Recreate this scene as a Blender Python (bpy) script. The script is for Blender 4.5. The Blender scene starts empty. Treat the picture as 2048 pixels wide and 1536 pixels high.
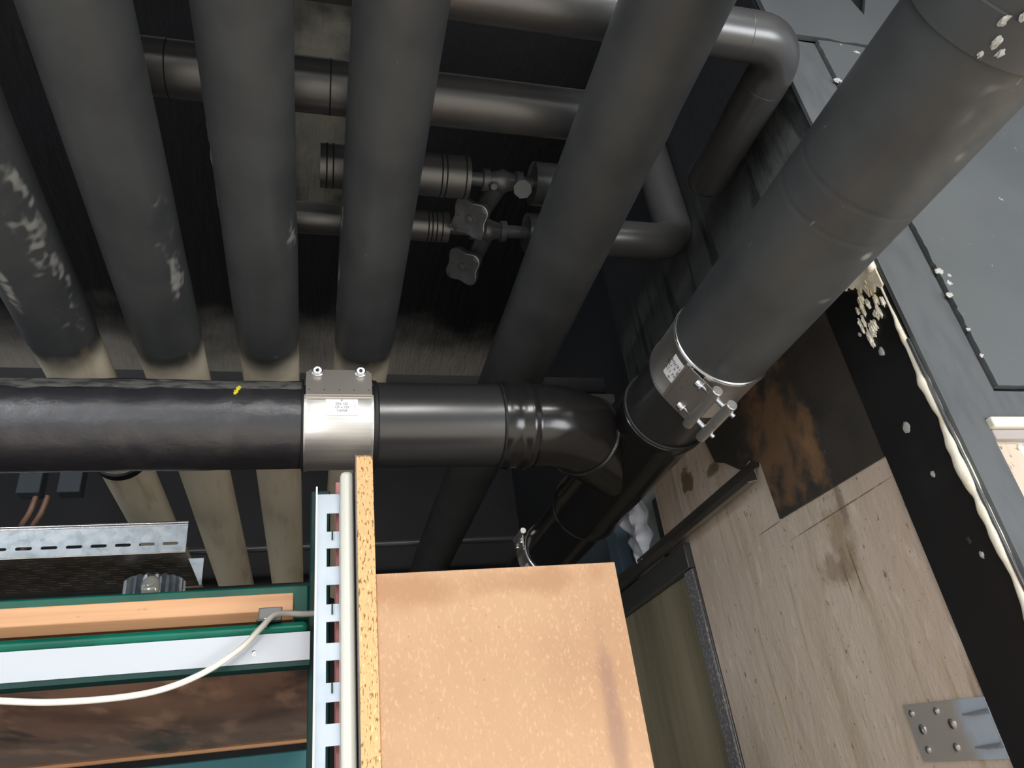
import bpy, bmesh, math, random
from mathutils import Vector as V, Matrix, noise
S = bpy.context.scene
COL = S.collection
ZC = 1.6                       # the eye stands 1.6 m above the floor; builders below measure heights from the eye
random.seed(7)

def lin(r, g, b):
    f = lambda c: c / 12.92 if c <= .04045 else ((c + .055) / 1.055) ** 2.4
    return (f(r / 255), f(g / 255), f(b / 255), 1)

# ------------------------------------------------------------------ camera
cam = bpy.data.cameras.new('camera')
cam.sensor_width = 36; cam.lens = 1478 / 2048 * 36; cam.clip_start = .02
co = bpy.data.objects.new('camera', cam); COL.objects.link(co)
D = V((-407, 920, 1478)).normalized()
Z = V((-354, -2532, 1478)); Z = (Z - D * Z.dot(D)).normalized()
X = D.cross(Z)
if X.x < 0: X = -X
R3 = Matrix((X, D, Z))          # rows: world axes written in camera coordinates (x right, y down, z forward)
co.matrix_world = Matrix.Translation((0, 0, ZC)) @ (R3 @ Matrix(((1, 0, 0), (0, -1, 0), (0, 0, -1)))).to_4x4()
S.camera = co

# ------------------------------------------------------------------ light
S.view_settings.view_transform = 'Standard'; S.view_settings.look = 'None'
S.view_settings.gamma = 1; S.view_settings.use_curve_mapping = False
S.view_settings.exposure = 0.0
w = bpy.data.worlds.new('world'); S.world = w; w.use_nodes = True
bg = w.node_tree.nodes['Background']; bg.inputs[0].default_value = (.86, .93, 1, 1); bg.inputs[1].default_value = .55
def area(name, loc, target, sx, sy, power, col):
    l = bpy.data.lights.new(name, 'AREA'); l.shape = 'RECTANGLE'; l.size = sx; l.size_y = sy; l.energy = power; l.color = col
    o = bpy.data.objects.new(name, l); COL.objects.link(o); o.location = V(loc) + V((0, 0, ZC))
    o.rotation_euler = (V(target) - V(loc)).to_track_quat('-Z', 'Y').to_euler(); return o
area('unseen_luminaire_light', (.1, -1.9, 1.25), (.1, .3, .3), 1.4, .45, 40, (1, .98, .95))
area('unseen_luminaire_light', (-1.5, -1.0, 1.2), (.3, .9, -.1), .3, 1.2, 26, (.95, .97, 1))
area('unseen_luminaire_light', (.2, -1.3, 1.3), (.2, -1.3, -1.6), 2.4, .4, 120, (1, .97, .93))  # unseen lamp added to brighten the floor for its bounce
area('unseen_luminaire_light', (.2, -3.2, 1.3), (.2, -3.2, -1.6), 2.4, .4, 120, (1, .97, .93))  # second unseen lamp, also added for light thrown up by the floor
area('unseen_fill_light', (-1.5, -2.9, -.2), (.3, .9, .4), 2.2, 1.3, 24, (.88, .94, 1))  # no window known here: unseen fill added behind left for pipe sheen
area('unseen_fill_light', (2.1, -1.5, -.7), (.5, .5, .6), 1.4, 1.0, 50, (.94, .97, 1))  # unseen fill added low on the right to light the pipe flanks

# ------------------------------------------------------------------ materials
MATS = {}
def mat(name, base, rough=.5, metal=0., layers=(), bumps=(), spec=.5, rough_var=None, coat=0):
    if name in MATS: return MATS[name]
    m = bpy.data.materials.new(name); m.use_nodes = True; nt = m.node_tree; N = nt.nodes; L = nt.links
    b = N['Principled BSDF']; b.inputs['Roughness'].default_value = rough; b.inputs['Metallic'].default_value = metal
    b.inputs['Specular IOR Level'].default_value = spec
    if coat: b.inputs['Coat Weight'].default_value = coat; b.inputs['Coat Roughness'].default_value = .12
    geo = N.new('ShaderNodeNewGeometry')
    def coords(sc):
        mp = N.new('ShaderNodeMapping'); mp.inputs['Scale'].default_value = sc if isinstance(sc, tuple) else (sc,) * 3
        L.new(geo.outputs['Position'], mp.inputs[0]); return mp.outputs[0]
    def tex(kind, sc, detail=4., rg=.55, dist=0.):
        if kind == 'voronoi':
            t = N.new('ShaderNodeTexVoronoi'); t.inputs['Scale'].default_value = 1; L.new(coords(sc), t.inputs['Vector']); return t.outputs['Distance']
        if kind == 'cell':
            t = N.new('ShaderNodeTexVoronoi'); t.inputs['Scale'].default_value = 1; L.new(coords(sc), t.inputs['Vector'])
            s = N.new('ShaderNodeSeparateColor'); L.new(t.outputs['Color'], s.inputs[0]); return s.outputs[0]
        t = N.new('ShaderNodeTexNoise'); t.inputs['Scale'].default_value = 1; t.inputs['Detail'].default_value = detail
        t.inputs['Roughness'].default_value = rg; t.inputs['Distortion'].default_value = dist
        L.new(coords(sc), t.inputs['Vector']); return t.outputs['Fac']
    def rng(sock, lo, hi):
        r = N.new('ShaderNodeMapRange'); r.interpolation_type = 'SMOOTHSTEP'
        a, c = (0, 1)
        if hi < lo: lo, hi, a, c = hi, lo, 1, 0
        r.inputs[1].default_value = lo; r.inputs[2].default_value = hi; r.inputs[3].default_value = a; r.inputs[4].default_value = c
        L.new(sock, r.inputs[0]); return r.outputs[0]
    def math_(op, a, bb):
        n = N.new('ShaderNodeMath'); n.operation = op
        for i, q in enumerate((a, bb)):
            if isinstance(q, (int, float)): n.inputs[i].default_value = q
            else: L.new(q, n.inputs[i])
        return n.outputs[0]
    cur = N.new('ShaderNodeRGB'); cur.outputs[0].default_value = base; cur = cur.outputs[0]
    for ly in layers:
        k = ly['k']
        if k == 'axis':                      # where a tone is painted on or runs out: a boundary along an axis with a ragged edge
            sp = N.new('ShaderNodeSeparateXYZ'); L.new(geo.outputs['Position'], sp.inputs[0])
            v = sp.outputs['XYZ'.index(ly['a'])]
            if ly.get('jit'):
                n = tex('noise', ly.get('jsc', 6.), 5.); v = math_('ADD', v, math_('MULTIPLY', math_('SUBTRACT', n, .5), ly['jit']))
            o = ZC if ly['a'] == 'Z' else 0
            f = rng(v, ly['lo'] + o, ly['hi'] + o)
        elif k == 'blob':                    # a stain round a place
            mp = N.new('ShaderNodeVectorMath'); mp.operation = 'SUBTRACT'; L.new(geo.outputs['Position'], mp.inputs[0])
            c = ly['c']; mp.inputs[1].default_value = (c[0], c[1], c[2] + ZC)
            m2 = N.new('ShaderNodeVectorMath'); m2.operation = 'DIVIDE'; L.new(mp.outputs[0], m2.inputs[0]); m2.inputs[1].default_value = ly['r']
            ln = N.new('ShaderNodeVectorMath'); ln.operation = 'LENGTH'; L.new(m2.outputs[0], ln.inputs[0])
            v = ln.outputs['Value']
            n = tex('noise', ly.get('jsc', 25.), 5.); v = math_('ADD', v, math_('MULTIPLY', math_('SUBTRACT', n, .5), ly.get('jit', 1.4)))
            f = rng(v, 1., ly.get('edge', .7))
        elif k == 'attr':
            a = N.new('ShaderNodeAttribute'); a.attribute_name = ly['n']; f = rng(a.outputs['Fac'], ly.get('lo', 0), ly.get('hi', 1))
        else:
            f = rng(tex(k, ly['s'], ly.get('d', 4.), ly.get('rg', .55), ly.get('dist', 0.)), ly['lo'], ly['hi'])
        if ly.get('and'):
            q = ly['and']
            if q.get('k') == 'zabove':
                sp = N.new('ShaderNodeSeparateXYZ'); L.new(geo.outputs['Position'], sp.inputs[0]); f = math_('MULTIPLY', f, rng(sp.outputs[2], q['lo'] + ZC, q['hi'] + ZC))
            else: f = math_('MULTIPLY', f, rng(tex(q.get('k', 'noise'), q['s'], 3.), q['lo'], q['hi']))
        if ly.get('w', 1) != 1: f = math_('MULTIPLY', f, ly['w'])
        mx = N.new('ShaderNodeMix'); mx.data_type = 'RGBA'; L.new(f, mx.inputs[0]); L.new(cur, mx.inputs[6]); mx.inputs[7].default_value = ly['c2'] if 'c2' in ly else ly['col']
        cur = mx.outputs[2]
    L.new(cur, b.inputs['Base Color'])
    if rough_var:
        s, lo, hi = rough_var
        r = N.new('ShaderNodeMapRange'); L.new(tex('noise', s, 4.), r.inputs[0]); r.inputs[1].default_value = .3; r.inputs[2].default_value = .7
        r.inputs[3].default_value = lo; r.inputs[4].default_value = hi; L.new(r.outputs[0], b.inputs['Roughness'])
    prev = None
    for bp in bumps:
        bn = N.new('ShaderNodeBump'); bn.inputs['Strength'].default_value = bp.get('st', .3); bn.inputs['Distance'].default_value = bp.get('d', .002)
        h = tex(bp.get('k', 'noise'), bp['s'], bp.get('det', 4.), .6, bp.get('dist', 0.))
        if 'lo' in bp: h = rng(h, bp['lo'], bp['hi'])
        L.new(h, bn.inputs['Height'])
        if prev: L.new(prev, bn.inputs['Normal'])
        prev = bn.outputs[0]
    if prev: L.new(prev, b.inputs['Normal'])
    MATS[name] = m; return m

SCUFF = lin(150, 150, 150)
m_foam = mat('black_pipe_insulation', lin(68, 70, 71), .45, layers=[
    dict(k='noise', s=9., lo=.35, hi=.75, col=lin(56, 58, 60)),
    dict(k='noise', s=(90., 30., 90.), lo=.70, hi=.76, col=SCUFF, w=.5, **{'and': dict(s=7., lo=.52, hi=.62)}),
    dict(k='attr', n='wear', lo=.25, hi=.9, col=lin(138, 137, 133))],
    bumps=[dict(s=220., st=.12, d=.0006), dict(s=12., st=.2, d=.003)])
m_beige = mat('beige_jacket', lin(240, 230, 206), .42, layers=[
    dict(k='axis', a='Y', lo=1.25, hi=1.165, jit=.06, jsc=14., col=lin(62, 62, 62)),
    dict(k='noise', s=(30., 4., 30.), lo=.5, hi=.75, col=lin(176, 150, 108), w=.5)], bumps=[dict(s=30., st=.1)])
m_cast = mat('black_coated_cast_iron', lin(34, 34, 39), .34, spec=.75, layers=[
    dict(k='noise', s=20., lo=.5, hi=.75, col=lin(48, 47, 48)),
    dict(k='noise', s=(60., 60., 60.), lo=.72, hi=.78, col=lin(120, 118, 118), w=.5)],
    bumps=[dict(s=90., st=.3, d=.002), dict(s=(18., 40., 40.), st=.2, d=.003)])
m_dust = mat('dusty_top_of_pipe', lin(86, 84, 80), .8, layers=[dict(k='noise', s=(30., 90., 90.), lo=.45, hi=.65, col=lin(45, 45, 47))], bumps=[dict(s=80., st=.8, d=.004)])
m_plast = mat('black_smooth_pipe', lin(44, 44, 45), .28, spec=.8, layers=[dict(k='noise', s=(14., 30., 30.), lo=.5, hi=.8, col=lin(50, 49, 50))], bumps=[dict(s=25., st=.08)])
m_fit = mat('black_glossy_fitting', lin(28, 27, 27), .2, bumps=[dict(s=16., st=.1)])
m_rub = mat('black_rubber', lin(24, 24, 25), .55)
m_foam2 = mat('black_cladding_tube', lin(66, 66, 67), .3, spec=.95, layers=[dict(k='noise', s=12., lo=.4, hi=.8, col=lin(58, 58, 58))], bumps=[dict(s=18., st=.1)])
m_steel = mat('brushed_steel', lin(222, 220, 217), .42, 1., layers=[dict(k='noise', s=(6., 200., 200.), lo=.3, hi=.7, col=lin(208, 206, 203))], bumps=[dict(s=(8., 500., 500.), st=.06, d=.0005)])
m_plate = mat('matt_steel_plate', lin(196, 190, 182), .38, .9, bumps=[dict(s=60., st=.05)])
m_zinc = mat('bright_zinc', lin(225, 226, 228), .22, 1.)
m_galv = mat('galvanised_steel', lin(176, 186, 194), .42, .75, layers=[dict(k='noise', s=40., lo=.4, hi=.7, col=lin(150, 160, 168)), dict(k='cell', s=70., lo=.2, hi=.9, col=lin(196, 203, 208), w=.45)], bumps=[dict(s=60., st=.08)])
m_galvb = mat('galvanised_tray_floor', lin(186, 178, 166), .34, .85, layers=[dict(k='noise', s=9., lo=.4, hi=.7, col=lin(140, 126, 108))], bumps=[dict(s=14., st=.15)])
m_label = mat('white_sticker', lin(236, 236, 238), .4)
m_ink = mat('grey_print', lin(70, 72, 76), .6)
m_yel = mat('yellow_marking', lin(226, 208, 60), .6)
m_chip = mat('chipboard_face', lin(184, 146, 111), .62, layers=[
    dict(k='noise', s=5., lo=.35, hi=.7, col=lin(172, 133, 99)),
    dict(k='noise', s=(330., 330., 150.), d=3., lo=.54, hi=.70, col=lin(206, 166, 128), w=.55),
    dict(k='noise', s=(300., 300., 230.), d=2., lo=.70, hi=.74, col=lin(120, 84, 54), w=.8),
    dict(k='blob', c=(.11, .855, .235), r=(.10, 9, .028), jsc=18., jit=1.6, edge=.2, col=lin(150, 104, 66), w=.55),
    dict(k='blob', c=(.27, .855, .24), r=(.11, 9, .022), jsc=22., jit=1.8, edge=.2, col=lin(146, 100, 64), w=.45),
    dict(k='blob', c=(.33, .855, .08), r=(.016, 9, .14), jsc=14., jit=.8, edge=.2, col=lin(128, 96, 84), w=.55)],
    bumps=[dict(s=(260., 260., 140.), st=.5, d=.001, det=3.)])
m_chipe = mat('chipboard_edge', lin(216, 172, 120), .75, layers=[
    dict(k='noise', s=(420., 300., 130.), d=2., lo=.56, hi=.64, col=lin(136, 88, 44)),
    dict(k='noise', s=(300., 300., 110.), d=2., lo=.58, hi=.68, col=lin(240, 200, 146), w=.8),
    dict(k='axis', a='Z', lo=.4035, hi=.408, jit=.006, jsc=120., col=lin(88, 74, 62))],
    bumps=[dict(s=(420., 300., 130.), st=.8, d=.002, det=2.)])
m_conc = mat('formwork_concrete', lin(200, 185, 169), .72, layers=[
    dict(k='noise', s=(3., 3., 1.2), lo=.35, hi=.7, col=lin(190, 172, 156)),
    dict(k='noise', s=(3., 24., 2.6), d=5., lo=.46, hi=.72, col=lin(172, 154, 132), w=.55),
    dict(k='noise', s=(20., 60., 5.), d=4., lo=.60, hi=.70, col=lin(128, 108, 78), w=.55, **{'and': dict(s=8., lo=.48, hi=.6)}),
    dict(k='noise', s=(90., 120., 60.), d=3., lo=.66, hi=.70, col=lin(92, 74, 54), w=.7, **{'and': dict(s=12., lo=.48, hi=.58)}),
    dict(k='noise', s=(3., 34., 2.2), d=4., lo=.58, hi=.72, col=lin(164, 146, 104), w=.55),
    dict(k='noise', s=(26., 40., 16.), d=5., lo=.60, hi=.72, col=lin(216, 202, 184), w=.6),
    dict(k='noise', s=(150., 170., 110.), d=2., lo=.69, hi=.73, col=lin(82, 66, 48), w=.7),
    dict(k='blob', c=(.72, .86, .316), r=(9, .15, .0016), jsc=60., jit=1.2, edge=.5, col=lin(92, 72, 52), w=.75),
    dict(k='blob', c=(.72, 1.02, .352), r=(9, .05, .0013), jsc=60., jit=1.0, edge=.5, col=lin(96, 76, 54), w=.8),
    dict(k='blob', c=(.72, .862, .235), r=(9, .0016, .05), jsc=60., jit=1.2, edge=.5, col=lin(84, 64, 44), w=.8),
    dict(k='blob', c=(.72, .885, .225), r=(9, .0016, .035), jsc=60., jit=1.2, edge=.5, col=lin(84, 64, 44), w=.7),
    dict(k='blob', c=(.72, .87, .27), r=(9, .035, .09), jsc=40., jit=1.6, edge=.2, col=lin(134, 110, 78), w=.55),
    dict(k='blob', c=(.72, .90, .245), r=(9, .05, .03), jsc=50., jit=2., edge=.3, col=lin(104, 80, 54), w=.5),
    dict(k='blob', c=(.72, .845, .32), r=(9, .012, .06), jsc=50., jit=1., edge=.3, col=lin(92, 74, 58), w=.6),
    dict(k='blob', c=(.72, 1.14, .51), r=(9, .03, .014), jsc=40., jit=1., edge=.6, col=lin(96, 80, 50), w=.8),
    dict(k='blob', c=(.72, 1.24, .53), r=(9, .03, .03), jsc=60., jit=1.6, edge=.6, col=lin(88, 70, 36), w=.8),
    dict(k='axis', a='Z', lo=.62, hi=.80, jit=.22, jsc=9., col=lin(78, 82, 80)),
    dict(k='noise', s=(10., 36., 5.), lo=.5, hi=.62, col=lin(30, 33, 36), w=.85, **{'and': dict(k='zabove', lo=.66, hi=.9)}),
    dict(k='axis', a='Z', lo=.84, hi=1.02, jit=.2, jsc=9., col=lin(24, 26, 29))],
    bumps=[dict(s=(40., 60., 30.), st=.4, d=.004), dict(s=(10., 40., 4.), st=.18, d=.003), dict(s=160., st=.3, d=.001)])
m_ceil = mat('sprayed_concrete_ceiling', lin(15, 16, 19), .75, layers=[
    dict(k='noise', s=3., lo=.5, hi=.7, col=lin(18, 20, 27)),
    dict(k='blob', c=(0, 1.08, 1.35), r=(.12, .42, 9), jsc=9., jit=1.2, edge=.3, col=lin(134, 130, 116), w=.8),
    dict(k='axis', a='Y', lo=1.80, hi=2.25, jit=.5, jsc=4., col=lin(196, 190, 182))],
    bumps=[dict(s=(50., 8., 8.), st=.6, d=.006), dict(s=60., st=.4, d=.003)])
m_black = mat('black_painted_wall', lin(22, 23, 27), .7, layers=[dict(k='noise', s=5., lo=.4, hi=.7, col=lin(30, 31, 36))], bumps=[dict(s=40., st=.3)])
m_bit = mat('black_bitumen_sheet', lin(21, 21, 22), .42, layers=[dict(k='noise', s=12., lo=.5, hi=.8, col=lin(30, 30, 31))], bumps=[dict(s=30., st=.12)])
m_matt = mat('dark_rubber_mat', lin(58, 54, 50), .5, layers=[
    dict(k='noise', s=14., lo=.4, hi=.75, col=lin(48, 46, 44)),
    dict(k='blob', c=(.72, .93, .47), r=(9, .10, .14), jsc=34., jit=2.2, edge=.2, col=lin(118, 90, 66), w=.8),
    dict(k='blob', c=(.72, .86, .42), r=(9, .03, .08), jsc=40., jit=1.9, edge=.2, col=lin(134, 102, 72), w=.7),
    dict(k='noise', s=(200., 130., 200.), d=3., lo=.68, hi=.74, col=lin(150, 140, 128), w=.7, **{'and': dict(s=10., lo=.5, hi=.62)})],
    bumps=[dict(s=260., st=.5, d=.001), dict(k='cell', s=(300., 300., 300.), st=.15, d=.0005)])
m_sheet = mat('grey_insulation_sheet', lin(84, 88, 90), .5, layers=[dict(k='noise', s=4., lo=.4, hi=.7, col=lin(78, 82, 85)),
    dict(k='noise', s=(160., 60., 60.), d=2., lo=.73, hi=.76, col=lin(160, 162, 160), w=.6, **{'and': dict(s=9., lo=.5, hi=.6)})], bumps=[dict(s=260., st=.1, d=.0005), dict(s=8., st=.12, d=.004)])
m_sheet2 = mat('blue_grey_insulation_strip', lin(84, 87, 89), .5, layers=[dict(k='noise', s=(60., 10., 14.), lo=.4, hi=.7, col=lin(76, 79, 82))], bumps=[dict(s=120., st=.15, d=.001)])
m_glue = mat('dried_glue', lin(170, 170, 166), .45, bumps=[dict(s=60., st=.5)])
m_cream = mat('cream_expanding_foam', lin(246, 241, 224), .6, layers=[dict(k='noise', s=24., lo=.5, hi=.75, col=lin(220, 202, 160)), dict(k='noise', s=40., lo=.6, hi=.75, col=lin(226, 232, 222))], bumps=[dict(s=60., st=.5, d=.003)])
m_plaster = mat('white_plaster', lin(226, 218, 214), .8, layers=[dict(k='noise', s=30., lo=.55, hi=.7, col=lin(176, 160, 146)), dict(k='axis', a='Z', lo=.262, hi=.25, jit=.03, col=lin(186, 168, 140)), dict(k='axis', a='Z', lo=.335, hi=.345, col=lin(18, 19, 23))], bumps=[dict(s=60., st=.5, d=.003)])
m_trim = mat('cream_trim', lin(224, 218, 200), .5)
m_trimd = mat('grey_trim_lower', lin(158, 150, 146), .5)
m_upr = mat('pale_grey_blue_paint', lin(196, 208, 222), .4, layers=[dict(k='noise', s=20., lo=.45, hi=.7, col=lin(184, 198, 214))])
m_bar = mat('cream_white_paint', lin(222, 221, 210), .38)
m_pink = mat('dull_red_board', lin(196, 130, 128), .6)
m_green = mat('dark_green_paint', lin(0, 98, 78), .4, spec=.3, layers=[dict(k='noise', s=10., lo=.4, hi=.7, col=lin(0, 80, 66))])
m_dgreen = mat('very_dark_green_paint', lin(10, 52, 48), .5, spec=.25)
m_teal = mat('teal_paint', lin(60, 128, 136), .4)
m_plank = mat('pale_orange_wood', lin(226, 172, 126), .55, layers=[dict(k='noise', s=(3., 60., 90.), lo=.4, hi=.7, col=lin(214, 158, 112)),
    dict(k='noise', s=(24., 60., 80.), lo=.66, hi=.72, col=lin(120, 92, 60), w=.7, **{'and': dict(s=6., lo=.5, hi=.6)})], bumps=[dict(s=(8., 80., 80.), st=.15)])
m_strip = mat('pale_grey_strip', lin(182, 188, 195), .38)
m_brown = mat('glossy_brown_board', lin(142, 108, 90), .34, spec=.3, layers=[dict(k='noise', s=(5., 3., 5.), lo=.4, hi=.7, col=lin(98, 70, 58)), dict(k='noise', s=(16., 4., 9.), lo=.52, hi=.68, col=lin(176, 138, 114), w=.8), dict(k='noise', s=(9., 2.5, 9.), lo=.55, hi=.66, col=lin(56, 42, 38), w=.8)], bumps=[dict(s=(9., 5., 9.), st=.35, d=.004)])  # pale and dark mottling in the colour stands in for gloss
m_cable = mat('off_white_cable', lin(226, 222, 210), .45, layers=[dict(k='axis', a='Z', lo=.185, hi=.245, jit=.01, col=lin(150, 146, 138))])
m_dgrey = mat('dark_grey_metal', lin(84, 84, 84), .38, .5, bumps=[dict(s=120., st=.1)])
m_rub2 = mat('grainy_grey_gasket', lin(104, 102, 104), .6, layers=[dict(k='noise', s=180., lo=.5, hi=.65, col=lin(150, 148, 148))], bumps=[dict(s=200., st=.8, d=.002)])
m_pane = mat('olive_tinted_pane', lin(146, 138, 114), .2, layers=[dict(k='noise', s=(1., 9., .6), lo=.4, hi=.65, col=lin(116, 110, 90))])  # vertical bands in the colour imitate reflected light
m_chan = mat('dull_grey_channel', lin(140, 132, 122), .38, .8, layers=[dict(k='noise', s=(40., 5., 40.), lo=.4, hi=.7, col=lin(116, 110, 102))])
m_poly = mat('white_plastic_film', lin(216, 218, 228), .35)
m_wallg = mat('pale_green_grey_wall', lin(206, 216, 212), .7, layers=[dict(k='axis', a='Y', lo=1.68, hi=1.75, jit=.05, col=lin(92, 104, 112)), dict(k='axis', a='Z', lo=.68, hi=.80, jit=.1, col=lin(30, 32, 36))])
m_box = mat('dark_box_plastic', lin(70, 72, 72), .5)
m_bluepost = mat('blue_grey_paint', lin(104, 126, 142), .5)
m_iron = mat('dark_cast_valve', lin(84, 86, 90), .36, .4, bumps=[dict(s=90., st=.2, d=.001)])
m_edge = mat('valve_edge_highlight', lin(190, 188, 182), .3, .6)  # pale tone for the painted highlight on the handwheel rim
m_red = mat('dark_red_paint', lin(70, 20, 24), .5)
m_floor = mat('beige_floor', lin(208, 200, 188), .6, layers=[dict(k='noise', s=3., lo=.4, hi=.7, col=lin(194, 186, 172))])
m_lamp = mat('clear_lamp_glass', lin(240, 238, 225), .1, .3)

# ------------------------------------------------------------------ mesh helpers
class MB:
    def __init__(s): s.v = []; s.f = []; s.w = {}
    def add(s, vs, fs):
        o = len(s.v); s.v += [V(q) for q in vs]; s.f += [[i + o for i in f] for f in fs]; return o
    def hexa(s, p): return s.add(p, [(0, 3, 2, 1), (4, 5, 6, 7), (0, 1, 5, 4), (1, 2, 6, 5), (2, 3, 7, 6), (3, 0, 4, 7)])
    def box(s, x0, x1, y0, y1, z0, z1):
        return s.hexa([(x0, y0, z0), (x1, y0, z0), (x1, y1, z0), (x0, y1, z0), (x0, y0, z1), (x1, y0, z1), (x1, y1, z1), (x0, y1, z1)])
    def obox(s, c, a, b, d):
        c, a, b, d = V(c), V(a), V(b), V(d)
        return s.hexa([c - a - b - d, c + a - b - d, c + a + b - d, c - a + b - d, c - a - b + d, c + a - b + d, c + a + b + d, c - a + b + d])
    def rings(s, rs, cap=True, loop=False):
        n = len(rs[0]); o = len(s.v)
        for r in rs: s.v += [V(q) for q in r]
        m = len(rs)
        for i in range(m if loop else m - 1):
            a = o + i * n; b = o + ((i + 1) % m) * n
            for j in range(n):
                k = (j + 1) % n; s.f.append([a + j, a + k, b + k, b + j])
        if cap and not loop:
            s.f.append([o + j for j in range(n)][::-1]); s.f.append([o + (m - 1) * n + j for j in range(n)])
    def lathe(s, p0, d, prof, n=48, cap=True, fn=None):
        d = V(d).normalized(); a = d.orthogonal().normalized(); b = d.cross(a); p0 = V(p0); rs = []
        for t, r in prof:
            ring = []
            for j in range(n):
                th = 2 * math.pi * j / n; q = a * math.cos(th) + b * math.sin(th)
                rr = r + (fn(p0 + d * t + q * r, q, t) if fn else 0); ring.append(p0 + d * t + q * rr)
            rs.append(ring)
        s.rings(rs, cap)
    def cyl(s, p0, p1, r, r1=None, n=32, cap=True):
        p0, p1 = V(p0), V(p1); s.lathe(p0, p1 - p0, [(0, r), ((p1 - p0).length, r if r1 is None else r1)], n, cap)
    def tube(s, path, r, n=16, cap=True):
        path = [V(p) for p in path]; rs = []; T = []
        for i in range(len(path)):
            a = path[max(i - 1, 0)]; b = path[min(i + 1, len(path) - 1)]; T.append((b - a).normalized())
        u = T[0].orthogonal().normalized()
        for i, p in enumerate(path):
            u = (u - T[i] * u.dot(T[i])).normalized(); v = T[i].cross(u); rr = r[i] if isinstance(r, (list, tuple)) else r
            rs.append([p + (u * math.cos(2 * math.pi * j / n) + v * math.sin(2 * math.pi * j / n)) * rr for j in range(n)])
        s.rings(rs, cap)
    def torus(s, c, d, R, r, n=64, m=8, a0=0., a1=2 * math.pi, ref=None):
        d = V(d).normalized(); a = (V(ref) - d * V(ref).dot(d)).normalized() if ref else d.orthogonal().normalized(); b = d.cross(a); c = V(c); full = abs(a1 - a0 - 2 * math.pi) < 1e-6
        rs = []
        for i in range(n + (0 if full else 1)):
            th = a0 + (a1 - a0) * i / n; q = a * math.cos(th) + b * math.sin(th)
            rs.append([c + q * (R + r * math.cos(2 * math.pi * j / m)) + d * (r * math.sin(2 * math.pi * j / m)) for j in range(m)])
        s.rings(rs, not full, full)
    def plate(s, outer, holes, mp, thick):
        """flat sheet outline with holes (2-D loops), mapped by mp(u, v, h) and given a thickness"""
        bm = bmesh.new(); loops = []
        for lp in [outer] + list(holes):
            vs = [bm.verts.new((u, v, 0)) for u, v in lp]
            for i in range(len(vs)): bm.edges.new((vs[i], vs[(i + 1) % len(vs)]))
            loops.append(lp)
        bmesh.ops.triangle_fill(bm, use_beauty=True, use_dissolve=False, edges=bm.edges[:])
        bm.verts.index_update(); pts = [(q.co.x, q.co.y) for q in bm.verts]; tris = [[q.index for q in f.verts] for f in bm.faces]; bm.free()
        k = len(pts); o = s.add([mp(u, v, 0) for u, v in pts] + [mp(u, v, thick) for u, v in pts], [])
        for t in tris: s.f.append([o + i for i in t]); s.f.append([o + k + i for i in t[::-1]])
        i0 = 0
        for lp in loops:
            n = len(lp)
            for i in range(n):
                a, b = i0 + i, i0 + (i + 1) % n; s.f.append([o + a, o + b, o + k + b, o + k + a])
            i0 += n
    def grid(s, us, vs, hole, mp, thick):
        """sheet with rectangular holes cut on a grid"""
        nu, nv = len(us) - 1, len(vs) - 1; k = (nu + 1) * (nv + 1); o = s.add([mp(u, v, 0) for u in us for v in vs] + [mp(u, v, thick) for u in us for v in vs], [])
        sol = [[not hole((us[i] + us[i + 1]) / 2, (vs[j] + vs[j + 1]) / 2) for j in range(nv)] for i in range(nu)]
        at = lambda i, j: o + i * (nv + 1) + j
        for i in range(nu):
            for j in range(nv):
                if not sol[i][j]: continue
                a, b, c, d = at(i, j), at(i + 1, j), at(i + 1, j + 1), at(i, j + 1); s.f += [[a, b, c, d], [a + k, d + k, c + k, b + k]]
                for di, dj, p, q_ in ((-1, 0, a, d), (1, 0, b, c), (0, -1, a, b), (0, 1, d, c)):
                    x, y = i + di, j + dj
                    if not (0 <= x < nu and 0 <= y < nv) or not sol[x][y]: s.f.append([p, q_, q_ + k, p + k])
    def build(s, name, m, parent=None, smooth=40, bevel=0, attr=None, **tags):
        vs = s.v
        if parent is None:
            xs = [[q[i] for q in vs] for i in range(3)]
            org = V(((min(xs[0]) + max(xs[0])) / 2, (min(xs[1]) + max(xs[1])) / 2, min(xs[2])))
        else: org = WL[parent.name]
        me = bpy.data.meshes.new(name); me.from_pydata([q - org for q in vs], [], s.f)
        bm = bmesh.new(); bm.from_mesh(me); bmesh.ops.recalc_face_normals(bm, faces=bm.faces[:]); bm.to_mesh(me); bm.free()
        me.materials.append(m)
        if attr:
            at = me.attributes.new('wear', 'FLOAT', 'POINT')
            for i, q in enumerate(vs): at.data[i].value = attr(q)
        o = bpy.data.objects.new(name, me); COL.objects.link(o)
        if parent is None: o.location = org + V((0, 0, ZC)); WL[o.name] = org
        else: o.parent = parent; WL[o.name] = org
        if smooth:
            for p in me.polygons: p.use_smooth = True
            me.set_sharp_from_angle(angle=math.radians(smooth))
        if bevel:
            b = o.modifiers.new('bevel', 'BEVEL'); b.width = bevel; b.segments = 2; b.limit_method = 'ANGLE'; b.angle_limit = math.radians(50)
        for k, val in tags.items():
            if val: o[k] = val
        return o
WL = {}
def thing(name, loc, label, category, group=None):
    o = bpy.data.objects.new(name, None); COL.objects.link(o); o.empty_display_size = .05
    o.location = V(loc) + V((0, 0, ZC)); WL[o.name] = V(loc); o['label'] = label; o['category'] = category
    if group: o['group'] = group
    return o
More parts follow.
